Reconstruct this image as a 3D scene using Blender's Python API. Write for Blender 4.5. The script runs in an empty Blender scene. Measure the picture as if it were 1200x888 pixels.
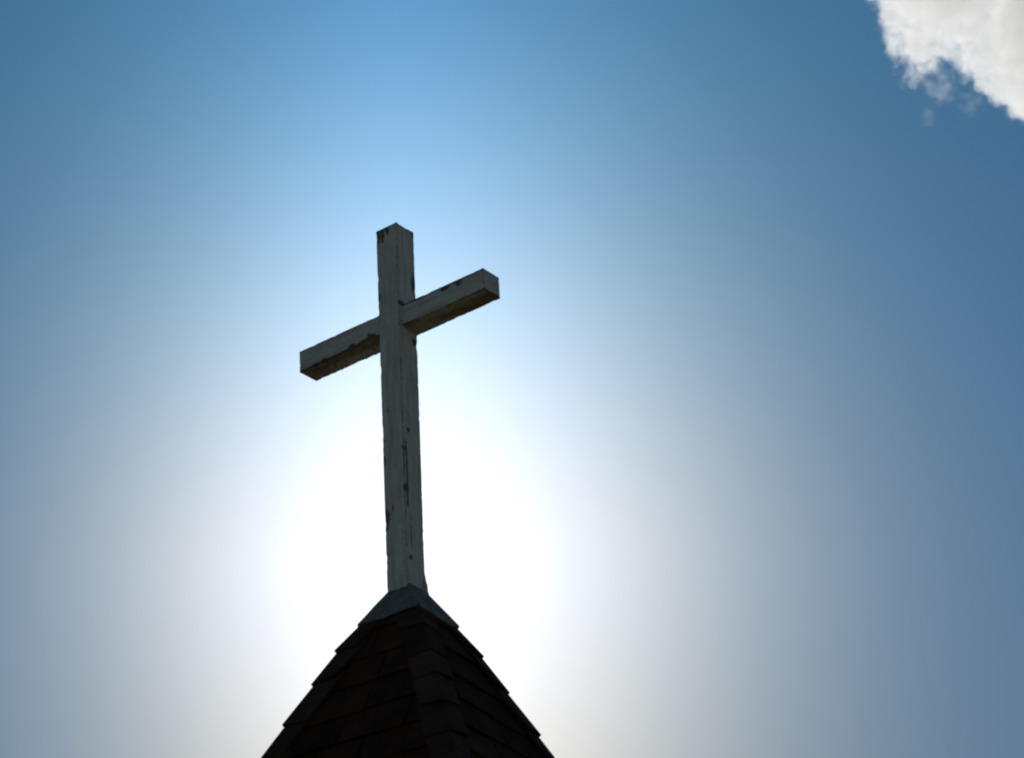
import bpy, bmesh, math, random
from mathutils import Vector, Matrix, noise

random.seed(11)
scene = bpy.context.scene
COL = scene.collection

# ------------------------------------------------------------------ camera
EYE = Vector((0.0, 0.0, 1.6))
PITCH, ROLL = 0.5102, -0.0533
fwd = Vector((0, math.cos(PITCH), math.sin(PITCH)))
up0 = Vector((0, -math.sin(PITCH), math.cos(PITCH)))
rt0 = Vector((1, 0, 0))
rt = rt0 * math.cos(ROLL) + up0 * math.sin(ROLL)
upv = up0 * math.cos(ROLL) - rt0 * math.sin(ROLL)
cd = bpy.data.cameras.new('camera')
cd.sensor_width = 36.0
cd.lens = 105.0
cd.clip_start, cd.clip_end = 0.1, 30000.0
cam = bpy.data.objects.new('camera', cd)
COL.objects.link(cam)
cam.matrix_world = Matrix(((rt.x, upv.x, -fwd.x, EYE.x), (rt.y, upv.y, -fwd.y, EYE.y),
                           (rt.z, upv.z, -fwd.z, EYE.z), (0, 0, 0, 1)))
scene.camera = cam

# ------------------------------------------------------------------ exposure
scene.view_settings.view_transform = 'Standard'
scene.view_settings.look = 'None'
scene.view_settings.exposure = -1.3
scene.view_settings.gamma = 1.0
scene.view_settings.use_curve_mapping = False
EXPO = 2.0 ** -1.3

# ------------------------------------------------------------------ sun and sky
SUN_EL, SUN_AZ = math.radians(25.79), math.radians(-2.42)
sun_dir = Vector((math.sin(SUN_AZ) * math.cos(SUN_EL), math.cos(SUN_AZ) * math.cos(SUN_EL), math.sin(SUN_EL)))
ld = bpy.data.lights.new('sun', 'SUN')
ld.energy = 3.0
ld.angle = math.radians(0.5)
ld.color = (1.0, 0.95, 0.87)
lo = bpy.data.objects.new('sun', ld)
lo.rotation_mode = 'QUATERNION'
lo.rotation_quaternion = sun_dir.to_track_quat('Z', 'Y')
lo.location = (0, 0, 60)
COL.objects.link(lo)

SKY = 0.1
world = bpy.data.worlds.new('World')
scene.world = world
world.use_nodes = True
nt = world.node_tree
N, L = nt.nodes, nt.links
bg = N['Background']
bg.inputs['Strength'].default_value = SKY
sky = N.new('ShaderNodeTexSky')
sky.sky_type = 'NISHITA'
sky.sun_disc = False
sky.sun_elevation = SUN_EL
sky.sun_rotation = SUN_AZ
sky.air_density, sky.dust_density, sky.ozone_density = 1.0, 0.0, 1.0
tc = N.new('ShaderNodeTexCoord')


def vmath(tree, op, a, b):
    n = tree.nodes.new('ShaderNodeVectorMath')
    n.operation = op
    for i, v in enumerate((a, b)):
        if v is None:
            continue
        if hasattr(v, 'is_output'):
            tree.links.new(v, n.inputs[i])
        else:
            n.inputs[i].default_value = v
    return n.outputs['Value'] if op in ('DOT_PRODUCT', 'LENGTH', 'DISTANCE') else n.outputs['Vector']


def fmath(tree, op, a, b=None, c=None, clamp=False):
    n = tree.nodes.new('ShaderNodeMath')
    n.operation = op
    n.use_clamp = clamp
    for i, v in enumerate((a, b, c)):
        if v is None:
            continue
        if hasattr(v, 'is_output'):
            tree.links.new(v, n.inputs[i])
        else:
            n.inputs[i].default_value = v
    return n.outputs[0]


# bright aureole of forward-scattered light round the sun, as a function of the direction in the sky:
# white at the sun, bluer and reaching farther towards the zenith
AUR_EL, AUR_AZ = SUN_EL + math.radians(0.04), SUN_AZ + math.radians(0.08)
ac = Vector((math.sin(AUR_AZ) * math.cos(AUR_EL), math.cos(AUR_AZ) * math.cos(AUR_EL), math.sin(AUR_EL)))
ah = Vector((math.cos(AUR_AZ), -math.sin(AUR_AZ), 0))
av = ah.cross(ac)
if av.z < 0:
    av = -av
d = tc.outputs['Generated']
x = fmath(nt, 'MULTIPLY', fmath(nt, 'ARCSINE', vmath(nt, 'DOT_PRODUCT', d, ah)), 57.2958)
y = fmath(nt, 'MULTIPLY', fmath(nt, 'ARCSINE', vmath(nt, 'DOT_PRODUCT', d, av)), 57.2958)
xx = fmath(nt, 'ADD', fmath(nt, 'MINIMUM', x, 0.0), fmath(nt, 'DIVIDE', fmath(nt, 'MAXIMUM', x, 0.0), 1.0772))
front = fmath(nt, 'GREATER_THAN', vmath(nt, 'DOT_PRODUCT', d, ac), 0.0)
chan = []
for G, ax, ay, low, fall in ((1.1822, 8.6853, 10.3274, 1.5482, 3.4107), (1.1352, 7.7744, 12.0208, 1.0037, 2.8178),
                             (1.1307, 6.6297, 14.1256, 0.5918, 2.5147)):
    yy = fmath(nt, 'ADD', fmath(nt, 'MAXIMUM', y, 0.0), fmath(nt, 'DIVIDE', fmath(nt, 'MINIMUM', y, 0.0), low))
    q = fmath(nt, 'ADD', fmath(nt, 'POWER', fmath(nt, 'ABSOLUTE', fmath(nt, 'DIVIDE', xx, ax)), 1.6712),
              fmath(nt, 'POWER', fmath(nt, 'ABSOLUTE', fmath(nt, 'DIVIDE', yy, ay)), 1.6712))
    q = fmath(nt, 'POWER', q, 2.0 / 1.6712)
    e = fmath(nt, 'POWER', fmath(nt, 'ADD', q, 1.0), -fall)
    chan.append(fmath(nt, 'MULTIPLY', fmath(nt, 'MULTIPLY', e, G / (EXPO * SKY)), front))
comb = N.new('ShaderNodeCombineXYZ')
for i in range(3):
    L.new(chan[i], comb.inputs[i])
# the veil of haze: whiter low down, a deeper blue higher up
veil = N.new('ShaderNodeCombineXYZ')
for i, (T, kv, ymax) in enumerate(((0.0267, -0.3124, 9.5), (0.0384, 0.1171, 5.5), (0.0449, 0.2408, 4.5))):
    yc = fmath(nt, 'MULTIPLY', fmath(nt, 'MINIMUM', fmath(nt, 'MAXIMUM', y, -12.0), ymax), 0.1)
    L.new(fmath(nt, 'MULTIPLY', fmath(nt, 'MULTIPLY_ADD', yc, kv, 1.0), T / (EXPO * SKY)), veil.inputs[i])
# the veil belongs to the sky on the sun's side; the rest of the vault is the plain clear sky
side = N.new('ShaderNodeMapRange')
side.interpolation_type = 'SMOOTHSTEP'
L.new(vmath(nt, 'DOT_PRODUCT', d, ac), side.inputs['Value'])
side.inputs['From Min'].default_value = 0.60
side.inputs['From Max'].default_value = 0.93
vm = N.new('ShaderNodeMix')
vm.data_type = 'VECTOR'
L.new(side.outputs[0], vm.inputs['Factor'])
vin = [i for i in vm.inputs if i.type == 'VECTOR']
vin[0 if len(vin) == 2 else -2].default_value = (0.040 / (EXPO * SKY), 0.040 / (EXPO * SKY), 0.040 / (EXPO * SKY))
L.new(veil.outputs[0], vin[-1])
tint = vmath(nt, 'MULTIPLY', sky.outputs['Color'], [o for o in vm.outputs if o.type == 'VECTOR'][0])
tot = vmath(nt, 'ADD', tint, comb.outputs[0])
L.new(tot, bg.inputs['Color'])

# ------------------------------------------------------------------ render settings
scene.render.engine = 'CYCLES'
cy = scene.cycles
cy.use_denoising = True
cy.max_bounces = 12
cy.volume_bounces = 8
cy.volume_step_rate = 0.12
cy.volume_max_steps = 512
cy.filter_width = 2.2

# ------------------------------------------------------------------ helpers


def empty(name, loc, label=None, cat=None, group=None):
    o = bpy.data.objects.new(name, None)
    o.empty_display_size = 0.2
    o.location = loc
    COL.objects.link(o)
    if label:
        o['label'] = label
        o['category'] = cat
    if group:
        o['group'] = group
    return o


def link(name, bm, mat, parent=None, smooth=False):
    me = bpy.data.meshes.new(name)
    bm.normal_update()
    bm.to_mesh(me)
    bm.free()
    me.materials.append(mat)
    if smooth:
        for p in me.polygons:
            p.use_smooth = True
    o = bpy.data.objects.new(name, me)
    COL.objects.link(o)
    if parent is not None:
        o.parent = parent
    return o


def new_mat(name):
    m = bpy.data.materials.new(name)
    m.use_nodes = True
    return m, m.node_tree, m.node_tree.nodes['Principled BSDF']


def tex_noise(tree, vec, scale, detail=5.0, rough=0.6):
    n = tree.nodes.new('ShaderNodeTexNoise')
    n.inputs['Scale'].default_value = scale
    n.inputs['Detail'].default_value = detail
    n.inputs['Roughness'].default_value = rough
    tree.links.new(vec, n.inputs['Vector'])
    return n.outputs['Fac']


def ramp(tree, fac, stops):
    r = tree.nodes.new('ShaderNodeValToRGB')
    el = r.color_ramp.elements
    while len(el) < len(stops):
        el.new(0.5)
    for e, (p, c) in zip(el, stops):
        e.position = p
        e.color = (*c, 1.0) if len(c) == 3 else c
    tree.links.new(fac, r.inputs[0])
    return r.outputs[0]


def mix(tree, fac, a, b):
    n = tree.nodes.new('ShaderNodeMix')
    n.data_type = 'RGBA'
    ins = [i for i in n.inputs if i.type == 'RGBA']
    if hasattr(fac, 'is_output'):
        tree.links.new(fac, n.inputs[0])
    else:
        n.inputs[0].default_value = fac
    for s, v in zip(ins, (a, b)):
        if hasattr(v, 'is_output'):
            tree.links.new(v, s)
        else:
            s.default_value = (*v, 1.0)
    return [o for o in n.outputs if o.type == 'RGBA'][0]


def bump(tree, height, strength, dist, bsdf):
    b = tree.nodes.new('ShaderNodeBump')
    b.inputs['Strength'].default_value = strength
    b.inputs['Distance'].default_value = dist
    tree.links.new(height, b.inputs['Height'])
    tree.links.new(b.outputs[0], bsdf.inputs['Normal'])


# ------------------------------------------------------------------ materials
def painted_wood(name, grain):
    """old white paint on timber: paint layer, grey weathered streaks, and bare dark wood where it has flaked off"""
    m, t, b = new_mat(name)
    co = t.nodes.new('ShaderNodeTexCoord').outputs['Object']
    st = vmath(t, 'MULTIPLY', co, grain)
    wear = t.nodes.new('ShaderNodeAttribute')
    wear.attribute_name = 'wear'
    w = wear.outputs['Fac']
    streak = tex_noise(t, st, 26.0, 6.0, 0.65)
    blot = tex_noise(t, co, 9.0, 5.0, 0.6)
    fine = tex_noise(t, co, 150.0, 4.0, 0.7)
    paint = ramp(t, streak, [(0.28, (0.28, 0.305, 0.285)), (0.5, (0.46, 0.50, 0.47)), (0.75, (0.58, 0.63, 0.595))])
    paint = mix(t, fmath(t, 'MULTIPLY', ramp(t, blot, [(0.45, (0, 0, 0)), (0.75, (1, 1, 1))]), 0.55), paint, (0.31, 0.32, 0.27))
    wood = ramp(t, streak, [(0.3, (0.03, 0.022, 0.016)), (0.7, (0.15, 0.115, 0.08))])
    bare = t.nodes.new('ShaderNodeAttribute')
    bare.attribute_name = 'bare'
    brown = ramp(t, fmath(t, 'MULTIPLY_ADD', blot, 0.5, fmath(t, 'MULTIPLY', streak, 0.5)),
                 [(0.40, (0.045, 0.030, 0.016)), (0.52, (0.30, 0.22, 0.11)), (0.62, (0.48, 0.39, 0.22))])  # underside timber: lighter, warm brown, partly standing in for light bounced off the ground
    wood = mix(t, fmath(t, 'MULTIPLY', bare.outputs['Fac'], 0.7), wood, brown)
    paint = mix(t, fmath(t, 'MULTIPLY', bare.outputs['Fac'], 0.7), paint, (0.42, 0.40, 0.30))
    # flaking threshold: painted-on wear of the vertices broken up by fine noise
    k = fmath(t, 'ADD', w, fmath(t, 'MULTIPLY', fmath(t, 'SUBTRACT', fine, 0.5), 1.1))
    k = fmath(t, 'ADD', k, fmath(t, 'MULTIPLY', fmath(t, 'SUBTRACT', streak, 0.5), 0.9))
    mask = ramp(t, k, [(0.47, (0, 0, 0)), (0.74, (1, 1, 1))])
    t.links.new(mix(t, mask, paint, wood), b.inputs['Base Color'])
    b.inputs['Roughness'].default_value = 0.62
    b.inputs['Specular IOR Level'].default_value = 0.35
    h = fmath(t, 'SUBTRACT', fmath(t, 'ADD', streak, fmath(t, 'MULTIPLY', fine, 0.4)), fmath(t, 'MULTIPLY', mask, 0.8))
    bump(t, h, 0.6, 0.004, b)
    return m


M_POST = painted_wood('painted_wood_upright', (1.0, 1.0, 0.10))
M_BEAM = painted_wood('painted_wood_level', (0.10, 1.0, 1.0))


def flashing_mat():
    m, t, b = new_mat('painted_sheet_metal')
    co = t.nodes.new('ShaderNodeTexCoord').outputs['Object']
    n1 = tex_noise(t, co, 14.0, 5.0, 0.6)
    n2 = tex_noise(t, co, 80.0, 4.0, 0.7)
    c = ramp(t, n1, [(0.35, (0.08, 0.083, 0.074)), (0.65, (0.155, 0.158, 0.142))])
    c = mix(t, ramp(t, n2, [(0.60, (0, 0, 0)), (0.72, (0.8, 0.8, 0.8))]), c, (0.09, 0.06, 0.045))
    t.links.new(c, b.inputs['Base Color'])
    b.inputs['Roughness'].default_value = 0.6
    b.inputs['Specular IOR Level'].default_value = 0.25
    bump(t, n1, 0.3, 0.006, b)
    return m


M_FLASH = flashing_mat()



def shingle_mat(name, base, dark):
    m, t, b = new_mat(name)
    co = t.nodes.new('ShaderNodeTexCoord').outputs['Object']
    at = t.nodes.new('ShaderNodeAttribute')
    at.attribute_name = 'tone'
    n1 = tex_noise(t, co, 7.0, 5.0, 0.6)
    n2 = tex_noise(t, co, 260.0, 3.0, 0.7)
    c = mix(t, ramp(t, n1, [(0.35, (0, 0, 0)), (0.7, (1, 1, 1))]), base, dark)
    sc = fmath(t, 'ADD', fmath(t, 'MULTIPLY', at.outputs['Fac'], 0.9), fmath(t, 'MULTIPLY', n2, 0.9))
    c = vmath(t, 'MULTIPLY', c, None)
    cmb = t.nodes.new('ShaderNodeCombineXYZ')
    for i in range(3):
        t.links.new(sc, cmb.inputs[i])
    t.links.new(cmb.outputs[0], c.node.inputs[1])
    t.links.new(c, b.inputs['Base Color'])
    b.inputs['Roughness'].default_value = 0.9
    b.inputs['Specular IOR Level'].default_value = 0.06
    bump(t, n2, 0.7, 0.003, b)
    return m


M_SHING = shingle_mat('dark_shingle', (0.034, 0.019, 0.0115), (0.014, 0.009, 0.0068))
M_CAP = shingle_mat('dark_hip_shingle', (0.040, 0.026, 0.0185), (0.019, 0.0135, 0.011))


def flat_mat(name, c1, c2, scale, rough=0.8):
    m, t, b = new_mat(name)
    co = t.nodes.new('ShaderNodeTexCoord').outputs['Object']
    n1 = tex_noise(t, co, scale, 6.0, 0.65)
    t.links.new(ramp(t, n1, [(0.35, c1), (0.68, c2)]), b.inputs['Base Color'])
    b.inputs['Roughness'].default_value = rough
    bump(t, n1, 0.3, 0.01, b)
    return m


M_SIDING = flat_mat('white_clapboard_paint', (0.62, 0.62, 0.59), (0.76, 0.76, 0.73), 5.0, 0.6)
M_SEAL = flat_mat('weathered_sealant', (0.22, 0.22, 0.21), (0.40, 0.41, 0.39), 30.0, 0.7)
M_TRIM = flat_mat('white_trim_paint', (0.66, 0.66, 0.63), (0.8, 0.8, 0.77), 7.0, 0.55)
M_GROUND = flat_mat('dry_grass_and_gravel', (0.17, 0.13, 0.06), (0.29, 0.23, 0.13), 0.35, 0.95)

# ------------------------------------------------------------------ ground: one sheet to the horizon
bm = bmesh.new()
rings = [0.0, 6, 15, 40, 120, 400, 1500, 5000, 14000]
segs = 48
prev = [bm.verts.new((0, 0, 0))]
for r in rings[1:]:
    cur = []
    for i in range(segs):
        a = 2 * math.pi * i / segs
        px, py = r * math.cos(a), r * math.sin(a)
        h = 0.0 if r < 30 else noise.noise((px * .004, py * .004, 3.1)) * min(r * .004, 6.0)
        cur.append(bm.verts.new((px, py, h)))
    for i in range(segs):
        j = (i + 1) % segs
        if len(prev) == 1:
            bm.faces.new((prev[0], cur[i], cur[j]))
        else:
            bm.faces.new((prev[i], cur[i], cur[j], prev[j]))
    prev = cur
g = link('ground', bm, M_GROUND)
g['kind'] = 'structure'

# ------------------------------------------------------------------ the steeple
BASE = Vector((-0.6120, 14.1933, 6.7066)) + EYE            # foot of the cross post
APEX = BASE + Vector((0.0103, 0.0, 0.2053))                # where the roof planes would meet
PSI = 0.2424                                               # turn of the roof about its axis
HIP = 0.655                                                # hip run per metre of fall
EAVE = 2.46                                                # fall from apex to the eaves
steeple = empty('church_steeple', (APEX.x, APEX.y, 0.0),
                'dark shingled steeple roof tapering to a pale metal collar under the white cross', 'steeple')
TOP = APEX.z


def corner(k, r, z, psi=PSI):
    """k = 0 nearest the viewer, 1 right, 2 far, 3 left; z is the fall below the apex; local to the steeple"""
    a = psi - math.pi / 2 + k * math.pi / 2
    return Vector((r * math.cos(a), r * math.sin(a), TOP - z))


def quad_slab(bm, a, b, c, d2, nrm, thick, lay=None, tone=1.0):
    """a thin board with outer face a b c d2 (world-up order free) and thickness inward along nrm"""
    vo = [bm.verts.new(p) for p in (a, b, c, d2)]
    vi = [bm.verts.new(p - nrm * thick) for p in (a, b, c, d2)]
    if lay is not None:
        for v in vo + vi:
            v[lay] = tone
    fs = [vo, vi[::-1]] + [[vo[i], vi[i], vi[(i + 1) % 4], vo[(i + 1) % 4]] for i in range(4)]
    for f in fs:
        bm.faces.new(f)


# roof: sheathing plus courses of separate shingles on its four sides
bm = bmesh.new()
lay = bm.verts.layers.float.new('tone')
z0 = 0.36
top4 = [bm.verts.new(corner(k, HIP * z0 - 0.03, z0)) for k in range(4)]
bot4 = [bm.verts.new(corner(k, HIP * EAVE - 0.035, EAVE)) for k in range(4)]
for k in range(4):
    j = (k + 1) % 4
    bm.faces.new((top4[k], bot4[k], bot4[j], top4[j]))
bm.faces.new(top4)
bm.faces.new(bot4[::-1])
for v in list(top4) + list(bot4):
    v[lay] = 0.5
course = 0.19
zs = [0.47 + course * i for i in range(11)]
for k in range(4):
    j = (k + 1) % 4
    for ci, zb in enumerate(zs):
        zt = max(zb - course - 0.05, 0.37)
        a0, a1 = corner(k, HIP * zt - 0.026, zt), corner(j, HIP * zt - 0.026, zt)
        b0, b1 = corner(k, HIP * zb - 0.004, zb), corner(j, HIP * zb - 0.004, zb)
        nrm = ((b1 - b0).cross(a0 - b0)).normalized()
        cen = (a0 + a1 + b0 + b1) / 4 - Vector((0, 0, TOP - (zb + zt) / 2))
        if nrm.dot(cen) < 0:
            nrm = -nrm
        wid = (b1 - b0).length
        s = random.uniform(-0.12, 0.0)
        while s < wid - 0.01:
            w = random.uniform(0.17, 0.34)
            s0, s1 = max(s, 0.0) / wid, min(s + w - 0.006, wid) / wid
            s += w
            if s1 - s0 < 0.02:
                continue
            dz = random.uniform(-0.012, 0.012)
            lift = random.uniform(0.0, 0.008)
            tone = random.uniform(0.55, 1.25)
            down = (b0 - a0).normalized() * dz

            def at(u, lo):
                if lo:
                    return b0.lerp(b1, u) + down + nrm * lift
                # keep the sides of each piece plumb to the course, clipped at the hips
                p = b0.lerp(b1, u) - (b0 + b1) / 2
                e = (b1 - b0).normalized()
                q = (a0 + a1) / 2 + e * max(min(p.dot(e), (a1 - a0).length / 2), -(a1 - a0).length / 2)
                return q
            A, B, C2, D2 = at(s0, 0), at(s1, 0), at(s1, 1), at(s0, 1)
            if (A - B).length < 0.012:
                m_ = (A + B) / 2
                e = (b1 - b0).normalized() * 0.006
                A, B = m_ - e, m_ + e
            quad_slab(bm, A, B, C2, D2, nrm, 0.013, lay, tone)
for v in bm.verts:
    v.co -= Vector((0, 0, 0))
bmesh.ops.recalc_face_normals(bm, faces=bm.faces)
link('roof', bm, M_SHING, steeple)

# hip caps: folded pieces lapping down each hip, one mesh per hip
for k in range(4):
    tips = ([0.573, 0.755, 0.945, 1.157, 1.363, 1.57, 1.78, 1.99, 2.20, 2.41] if k == 0 else
            [0.570, 0.760, 0.988, 1.225, 1.45, 1.68, 1.90, 2.12, 2.34])
    bm = bmesh.new()
    lay = bm.verts.layers.float.new('tone')
    kp, kn = (k - 1) % 4, (k + 1) % 4
    for ti, zb in enumerate(tips):
        zb += random.uniform(-0.010, 0.010)
        zt = (tips[ti - 1] if ti else 0.445) - 0.04
        rb, rtp = HIP * zb + 0.024 + random.uniform(-0.007, 0.007), HIP * zt + (0.004 if ti else -0.012)
        tone = random.uniform(0.7, 1.25) * (1.12 if k == 0 else 1.0)  # near hip toned lighter, for the light its lifted wings catch
        pb, pt = corner(k, rb, zb), corner(k, rtp, zt)
        wing = 0.148 + random.uniform(-0.012, 0.012)
        for other in (kp, kn):
            eb = (corner(other, rb, zb) - pb).normalized()
            et = (corner(other, rtp, zt) - pt).normalized()
            nrm = (eb.cross(pt - pb)).normalized()
            if nrm.dot(corner(k, 1, 0) + corner(other, 1, 0) - 2 * Vector((0, 0, TOP))) < 0:
                nrm = -nrm
            wt = min(wing, HIP * zt * 0.62)
            skew = random.uniform(-0.022, 0.016)
            sag = random.uniform(-0.013, 0.006)
            pts_o = [pt, pt + et * wt, pb + eb * wing - nrm * sag + Vector((0, 0, skew)), pb]
            quad_slab(bm, *pts_o, nrm, 0.017, lay, tone)
    bmesh.ops.recalc_face_normals(bm, faces=bm.faces)
    link('hip_cap', bm, M_CAP, steeple)

# metal collar round the foot of the post: four bent sheets, a little dented, with a small turned-down lip
PSIC = PSI - 0.08
bm = bmesh.new()
n_s, n_d = 14, 10


def collar_pt(k, u, v, off=0.0):
    zt, zb = 0.205, 0.402
    r_t, r_b = 0.096, 0.268
    r = r_t + (r_b - r_t) * v + off
    z = zt + (zb - zt) * v
    p = corner(k, r, z, PSIC).lerp(corner((k + 1) % 4, r, z, PSIC), u)
    nz = noise.noise(Vector((p.x * 9, p.y * 9, p.z * 9)))
    return p + Vector((p.x, p.y, 0)).normalized() * nz * 0.003 + Vector((-0.006, 0, 0))


grid = {}
for k in range(4):
    for i in range(n_s):
        for jv in range(n_d + 1):
            grid[k, i, jv] = bm.verts.new(collar_pt(k, i / n_s, jv / n_d))
        p = collar_pt(k, i / n_s, 1.0, -0.003) - Vector((0, 0, 0.016 + 0.004 * noise.noise(Vector((k * 3.3 + i * .4, 1, 2)))))
        grid[k, i, n_d + 1] = bm.verts.new(p)
for k in range(4):
    for i in range(n_s):
        for jv in range(n_d + 1):
            k2, i2 = (k, i + 1) if i + 1 < n_s else ((k + 1) % 4, 0)
            bm.faces.new((grid[k, i, jv], grid[k, i, jv + 1], grid[k2, i2, jv + 1], grid[k2, i2, jv]))
bmesh.ops.recalc_face_normals(bm, faces=bm.faces)
o = link('flashing_collar', bm, M_FLASH, steeple)
sm = o.modifiers.new('thickness', 'SOLIDIFY')
sm.thickness = 0.004
sm.offset = -1

# eaves board, soffit and the square belfry below (under the frame, it carries the roof)
bm = bmesh.new()


def ring(r_out, r_in, zt, zb):
    vs = []
    for r, z in ((r_out, zt), (r_out, zb), (r_in, zb), (r_in, zt)):
        vs.append([bm.verts.new(corner(k, r, z)) for k in range(4)])
    for q in range(4):
        for k in range(4):
            bm.faces.new((vs[q][k], vs[q][(k + 1) % 4], vs[(q + 1) % 4][(k + 1) % 4], vs[(q + 1) % 4][k]))


RE = HIP * EAVE
ring(RE - 0.05, RE - 0.34, EAVE + 0.003, EAVE + 0.16)
bmesh.ops.recalc_face_normals(bm, faces=bm.faces)
link('eaves_board', bm, M_TRIM, steeple)
bm = bmesh.new()
rows = 44
zt0 = EAVE + 0.163
hb = (TOP - zt0 - 0.02) / rows
for q in range(rows):
    za, zb = zt0 + q * hb, zt0 + (q + 1) * hb
    ra, rb = RE - 0.30, RE - 0.282
    va = [bm.verts.new(corner(k, ra, za)) for k in range(4)]
    vb = [bm.verts.new(corner(k, rb, zb)) for k in range(4)]
    vc = [bm.verts.new(corner(k, ra, zb)) for k in range(4)]
    for k in range(4):
        j = (k + 1) % 4
        bm.faces.new((va[k], vb[k], vb[j], va[j]))
        bm.faces.new((vb[k], vc[k], vc[j], vb[j]))
bmesh.ops.recalc_face_normals(bm, faces=bm.faces)
link('wall', bm, M_SIDING, steeple)

# ------------------------------------------------------------------ the cross
TH = 0.6473
cross = empty('wooden_cross', BASE, 'weathered white wooden cross standing on top of the steeple', 'cross')
cross.rotation_euler = (0, 0, -TH)          # local x runs along the beam towards the viewer's right, y away


def timber(name, size, centre, axis, mat, spots, streaks, rag):
    """a sawn timber with slightly rounded, chipped arrises; 'wear' marks where the paint has come off"""
    sx, sy, sz = size
    cell = 0.0085
    dims = [sx, sy, sz]
    n = [max(2, int(round(dm / cell))) for dm in dims]
    bm = bmesh.new()
    lay = bm.verts.layers.float.new('wear')
    lay2 = bm.verts.layers.float.new('bare')
    vid = {}

    def vert(i, j, k):
        key = (i, j, k)
        if key not in vid:
            vid[key] = bm.verts.new(((i / n[0] - .5) * sx, (j / n[1] - .5) * sy, (k / n[2] - .5) * sz))
        return vid[key]
    for ax in range(3):
        u, v = (ax + 1) % 3, (ax + 2) % 3
        for side in (0, n[ax]):
            for iu in range(n[u]):
                for iv in range(n[v]):
                    quad = []
                    for du, dv in ((0, 0), (1, 0), (1, 1), (0, 1)):
                        idx = [0, 0, 0]
                        idx[ax], idx[u], idx[v] = side, iu + du, iv + dv
                        quad.append(vert(*idx))
                    bm.faces.new(quad if side else quad[::-1])
    C = Vector(centre)
    half = Vector(dims) / 2
    for v in bm.verts:
        p = v.co.copy()
        ds = sorted(half[i] - abs(p[i]) for i in range(3))
        edge = ds[1]                                  # distance to the nearest arris
        q = p + C
        lo = 0.35 * noise.noise(q * 5.0 + Vector((7.7, 1, 3))) + 0.25 * noise.noise(q * 17.0)
        w = 0.17 + 0.40 * math.exp(-edge / 0.009) + 0.55 * max(0.0, noise.noise(q * 42.0 + Vector((4, 4, 9))) - .22) + 0.45 * lo * math.exp(-edge / 0.05)
        for (sp, rad, amt, stretch) in spots:
            dv = q - Vector(sp)
            dv[axis] /= stretch
            w += amt * math.exp(-(dv.length / rad) ** 2)
        for fn in streaks:
            w += fn(q, noise.noise)
        v[lay] = w
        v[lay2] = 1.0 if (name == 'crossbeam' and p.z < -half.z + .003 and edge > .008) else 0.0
        # rounding and chipping of the arris, gentle bow of the faces
        rnd = max(0.0, 0.0075 - edge)
        chip = max(0.0, noise.noise(q * 21.0 + Vector((2, 5, 1))) - 0.12) * 0.007 * math.exp(-edge / 0.010)
        chip += max(0.0, noise.noise(q * 60.0) - 0.3) * 0.006 * math.exp(-edge / 0.006)
        nrm = Vector([(-1 if p[i] < 0 else 1) if half[i] - abs(p[i]) < 0.0085 else 0 for i in range(3)])
        if nrm.length > 0:
            nrm.normalize()
        disp = -nrm * (rnd * 0.45 + chip)
        bow = Vector((noise.noise(Vector((q[axis] * 0.9, 3.3, 0))), noise.noise(Vector((q[axis] * 0.9, 9.1, 4))), 0)) * 0.0022
        if axis == 0:
            bow = Vector((0, bow.x, bow.y))
        disp += bow
        for fn in rag:
            disp += fn(q, noise.noise)
        if axis == 2:                                  # the upright is a touch stouter towards its top
            k = 1.0 + 0.022 * (q.z / 1.1 - 1.0)
            q.x *= k
            q.y *= k
        v.co = q + disp
    bmesh.ops.recalc_face_normals(bm, faces=bm.faces)
    o = link(name, bm, mat, cross, smooth=True)
    return o


H = 0.0745
POST_TOP = 2.2196
ZB, LB = 1.6288, 1.3353
post_spots = [((H, -.051, 1.701), .016, .9, 1), ((H, .055, 1.87), .022, .8, 3), ((H, .045, 1.493), .018, 1.0, 1.6),
              ((H, -.031, .918), .014, .9, 1), ((H, -.043, .155), .016, .7, 1.4), ((H, -.06, .56), .016, 1.0, 1),
              ((-.066, -H, 1.785), .016, .8, 1.8), ((-.065, -H, .761), .014, .6, 3), ((-.057, -H, .41), .020, .7, 3),
              ((-.013, -H, .466), .013, .6, 2), ((-.045, -H, .20), .012, .5, 2), ((-.03, -H, 1.065), .010, .3, 3),
              ((-.02, -H, 2.215), .04, .30, 1.4), ((-.058, -H, 2.17), .022, .5, 2.5), ((.01, -H, 2.19), .012, .6, 2.5),
              ((-.025, -H, 2.16), .009, .7, 4), ((H, .06, 2.19), .02, .5, 2), ((H, .062, 1.2), .012, .4, 4)]


def crack(x0, z0_, z1_, wdt, amt, face_y=False):
    def fn(q, nz):
        if face_y:
            if q.y > -H + 0.01:
                return 0.0
            c = q.x
        else:
            if q.x < H - 0.01:
                return 0.0
            c = q.y
        if q.z < z0_ - .03 or q.z > z1_ + .03:
            return 0.0
        m = x0 + 0.006 * nz(Vector((q.z * 6, 1.5, 0)))
        e = min(1, max(0, (q.z - z0_ + .03) / .04)) * min(1, max(0, (z1_ + .03 - q.z) / .04))
        return amt * e * math.exp(-((c - m) / wdt) ** 2)
    return fn


timber('upright', (2 * H, 2 * H, POST_TOP + 0.16), (0, 0, (POST_TOP - 0.16) / 2), 2, M_POST, post_spots,
       [crack(-.052, .45, .85, .006, .75), crack(-.03, .2, .42, .006, .5), crack(-.02, 1.0, 1.4, .006, .3, True),
        crack(.03, 1.75, 2.1, .006, .3, True)], [])

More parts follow.
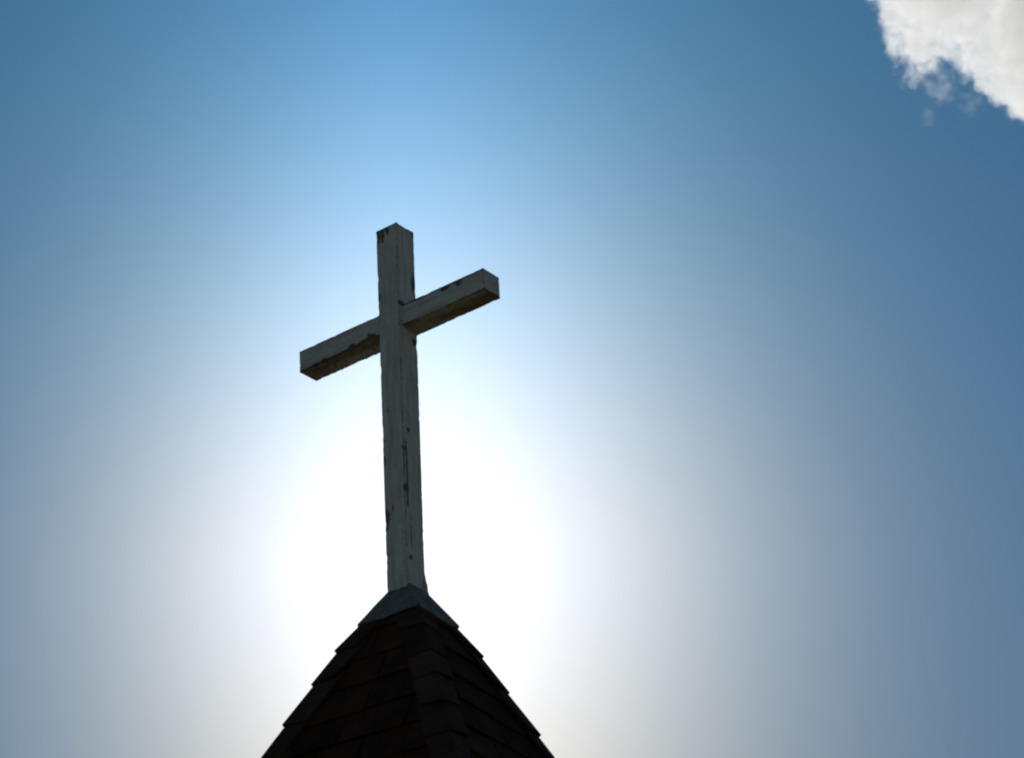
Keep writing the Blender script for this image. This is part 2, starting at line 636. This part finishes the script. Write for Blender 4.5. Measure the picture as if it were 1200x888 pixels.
OX = -0.0222
YB = 0.0251
bf = YB - 0.0712
bu = ZB - 0.0686
beam_spots = [((-.296, bf, bu + .02), .014, 1.0, 1.6), ((-.148, bf, bu + .022), .013, 1.1, 2.2), ((-.21, bf, bu + .016), .010, .9, 4),
              ((-.503, bf, bu + .006), .014, 1.0, 1.4), ((-.57, bf, bu + .006), .012, .7, 2), ((-.174, bf, 1.604), .014, .6, 1),
              ((.375, bf, 1.672), .018, .7, 2), ((.477, bf, 1.662), .016, .6, 1.5), ((.2, bf, 1.69), .012, .5, 3),
              ((.56, bf, 1.64), .012, .4, 1)]


def top_edge(q, nz):
    if q.y > bf + .02:
        return 0.0
    t = ZB + .0686 - q.z
    return (0.55 + 0.6 * nz(Vector((q.x * 7, 4.4, 1)))) * math.exp(-(t / 0.014) ** 2)


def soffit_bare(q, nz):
    """the underside has lost most of its paint: old brown timber with remains of dirty white, coloured warmer for ground bounce too"""
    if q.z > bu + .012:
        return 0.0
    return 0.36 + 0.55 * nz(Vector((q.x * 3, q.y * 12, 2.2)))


def ragged(q, nz):
    """flakes hanging from the rear lower edge of the left arm"""
    if q.z < bu + .02 and q.y > YB + .045 and q.x < -.05:
        return Vector((0, 0.006, -0.006)) * max(0, nz(Vector((q.x * 60, 3, 0))) + .1) * (1.6 if -.36 < q.x < -.12 else .5)
    return Vector((0, 0, 0))


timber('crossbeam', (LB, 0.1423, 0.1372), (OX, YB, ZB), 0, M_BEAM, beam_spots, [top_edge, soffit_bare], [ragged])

# bead of old sealant and a bent tab of flashing against the right rear corner of the post
bm = bmesh.new()
rows_, cols_ = 12, 10
gridv = []
for i in range(rows_ + 1):
    t = i / rows_
    z = -0.03 + 0.15 * t
    rad = 0.024 * (1 - t) ** 0.8 + 0.004 + 0.004 * noise.noise(Vector((t * 9, 1.2, 0)))
    gridv.append([bm.verts.new((H - 0.008 + rad * math.cos(2 * math.pi * j / cols_) * (1 + .2 * noise.noise(Vector((j, t * 6, 0)))),
                                H - 0.012 + rad * math.sin(2 * math.pi * j / cols_), z)) for j in range(cols_)])
for i in range(rows_):
    for j in range(cols_):
        bm.faces.new((gridv[i][j], gridv[i][(j + 1) % cols_], gridv[i + 1][(j + 1) % cols_], gridv[i + 1][j]))
bm.faces.new(gridv[-1])
bm.faces.new(gridv[0][::-1])
rotm = Matrix.Rotation(-TH, 4, 'Z')
off = BASE - Vector((APEX.x, APEX.y, 0))
for v in bm.verts:
    v.co = rotm @ v.co + off
bmesh.ops.recalc_face_normals(bm, faces=bm.faces)
link('sealant', bm, M_SEAL, steeple, smooth=True)

# ------------------------------------------------------------------ the cloud: one body of scattering droplets 1.5 km away
CD = 1500.0
MPX = CD / 3500.0                     # metres across for one pixel of the 1200 pixel frame, at that distance
cc = Vector((255.8, 1179.2, 892.6))   # a point inside the cloud
cfw = (cc - EYE).normalized()
crt = rt
cup = crt.cross(cfw).normalized()
# lobes: sideways, upwards, in depth, radius, all in metres from that point
LOBES = [(-32, -17, 0, 41), (-42, -52, -20, 15), (-42, -52, 4, 15), (-43, -66, -4, 8), (2, -47, 4, 32), (7, -74, -3, 13), (41, -39, 10, 56),
         (19, 34, 12, 77), (84, 21, 20, 82), (-20, 10, -14, 40), (-60, 22, 5, 30), (-14, -36, 16, 20), (60, 70, -10, 60), (140, -10, 0, 60)]


WISPS = [(-30, -72, 0, 13), (-14, -79, 0, 10), (-36, -86, 0, 7), (-22, -60, 0, 12), (-44, -72, 0, 7)]


def lobes_mesh(grow):
    bm = bmesh.new()
    for sx_, sy_, sz_, r in LOBES + WISPS:
        loc = Vector((sx_, sy_, sz_))
        bmesh.ops.create_icosphere(bm, subdivisions=3, radius=r + grow, matrix=Matrix.Diagonal((1, 1, 1 / 1.6, 1)) @ Matrix.Translation(loc))
    return bm


bm = lobes_mesh(5.0)
m = bpy.data.materials.new('cloud_droplets')
m.use_nodes = True
t = m.node_tree
t.nodes.clear()
out = t.nodes.new('ShaderNodeOutputMaterial')
pv = t.nodes.new('ShaderNodeVolumePrincipled')
t.links.new(pv.outputs[0], out.inputs['Volume'])
co = t.nodes.new('ShaderNodeTexCoord').outputs['Object']
cz = vmath(t, 'MULTIPLY', co, (1.0, 1.0, 1.6))       # thinned along the line of sight so light keeps the inside white
field = None
for sx_, sy_, sz_, r in LOBES:
    f = fmath(t, 'SUBTRACT', r, vmath(t, 'DISTANCE', cz, (sx_, sy_, sz_)))
    field = f if field is None else fmath(t, 'SMOOTH_MAX', field, f, 4.0)
raw = field
nz1 = tex_noise(t, co, 0.045, 3.0, 0.6)
nz2 = tex_noise(t, co, 0.15, 6.0, 0.68)
field = fmath(t, 'ADD', field, fmath(t, 'MULTIPLY', fmath(t, 'SUBTRACT', nz1, 0.52), 30.0))
field = fmath(t, 'ADD', field, fmath(t, 'MULTIPLY', fmath(t, 'SUBTRACT', nz2, 0.54), 26.0))
mr = t.nodes.new('ShaderNodeMapRange')
mr.interpolation_type = 'SMOOTHSTEP'
t.links.new(field, mr.inputs['Value'])
mr.inputs['From Min'].default_value = -1.0
mr.inputs['From Max'].default_value = 4.0
mr.inputs['To Min'].default_value = 0.0
mr.inputs['To Max'].default_value = 0.05
wfield = None
for sx_, sy_, sz_, r in WISPS:
    f = fmath(t, 'SUBTRACT', r, vmath(t, 'DISTANCE', cz, (sx_, sy_, sz_)))
    wfield = f if wfield is None else fmath(t, 'SMOOTH_MAX', wfield, f, 4.0)
wraw = wfield
nz3 = tex_noise(t, co, 0.16, 7.0, 0.72)
wfield = fmath(t, 'ADD', wfield, fmath(t, 'MULTIPLY', fmath(t, 'SUBTRACT', nz3, 0.53), 55.0))
wr = t.nodes.new('ShaderNodeMapRange')
wr.interpolation_type = 'SMOOTHSTEP'
t.links.new(wfield, wr.inputs['Value'])
wr.inputs['From Min'].default_value = 0.0
wr.inputs['From Max'].default_value = 14.0
wr.inputs['To Max'].default_value = 0.02


def fade(v, lo, hi):
    n = t.nodes.new('ShaderNodeMapRange')
    n.interpolation_type = 'SMOOTHSTEP'
    t.links.new(v, n.inputs['Value'])
    n.inputs['From Min'].default_value = lo
    n.inputs['From Max'].default_value = hi
    return n.outputs[0]


dens = fmath(t, 'ADD', fmath(t, 'MULTIPLY', mr.outputs[0], fade(raw, -4.5, 1.0)),
             fmath(t, 'MULTIPLY', wr.outputs[0], fade(wraw, -4.5, 4.0)))
t.links.new(dens, pv.inputs['Density'])
pv.inputs['Color'].default_value = (0.995, 0.985, 0.966, 1)
pv.inputs['Anisotropy'].default_value = 0.75
cl = link('cloud', bm, m)
cl.matrix_world = Matrix(((crt.x, cup.x, cfw.x, cc.x), (crt.y, cup.y, cfw.y, cc.y), (crt.z, cup.z, cfw.z, cc.z), (0, 0, 0, 1)))
rm = cl.modifiers.new('union', 'REMESH')
rm.mode = 'VOXEL'
rm.voxel_size = 3.0
cl['label'] = 'white cumulus cloud with wispy lower edge in the upper right sky'
cl['category'] = 'cloud'
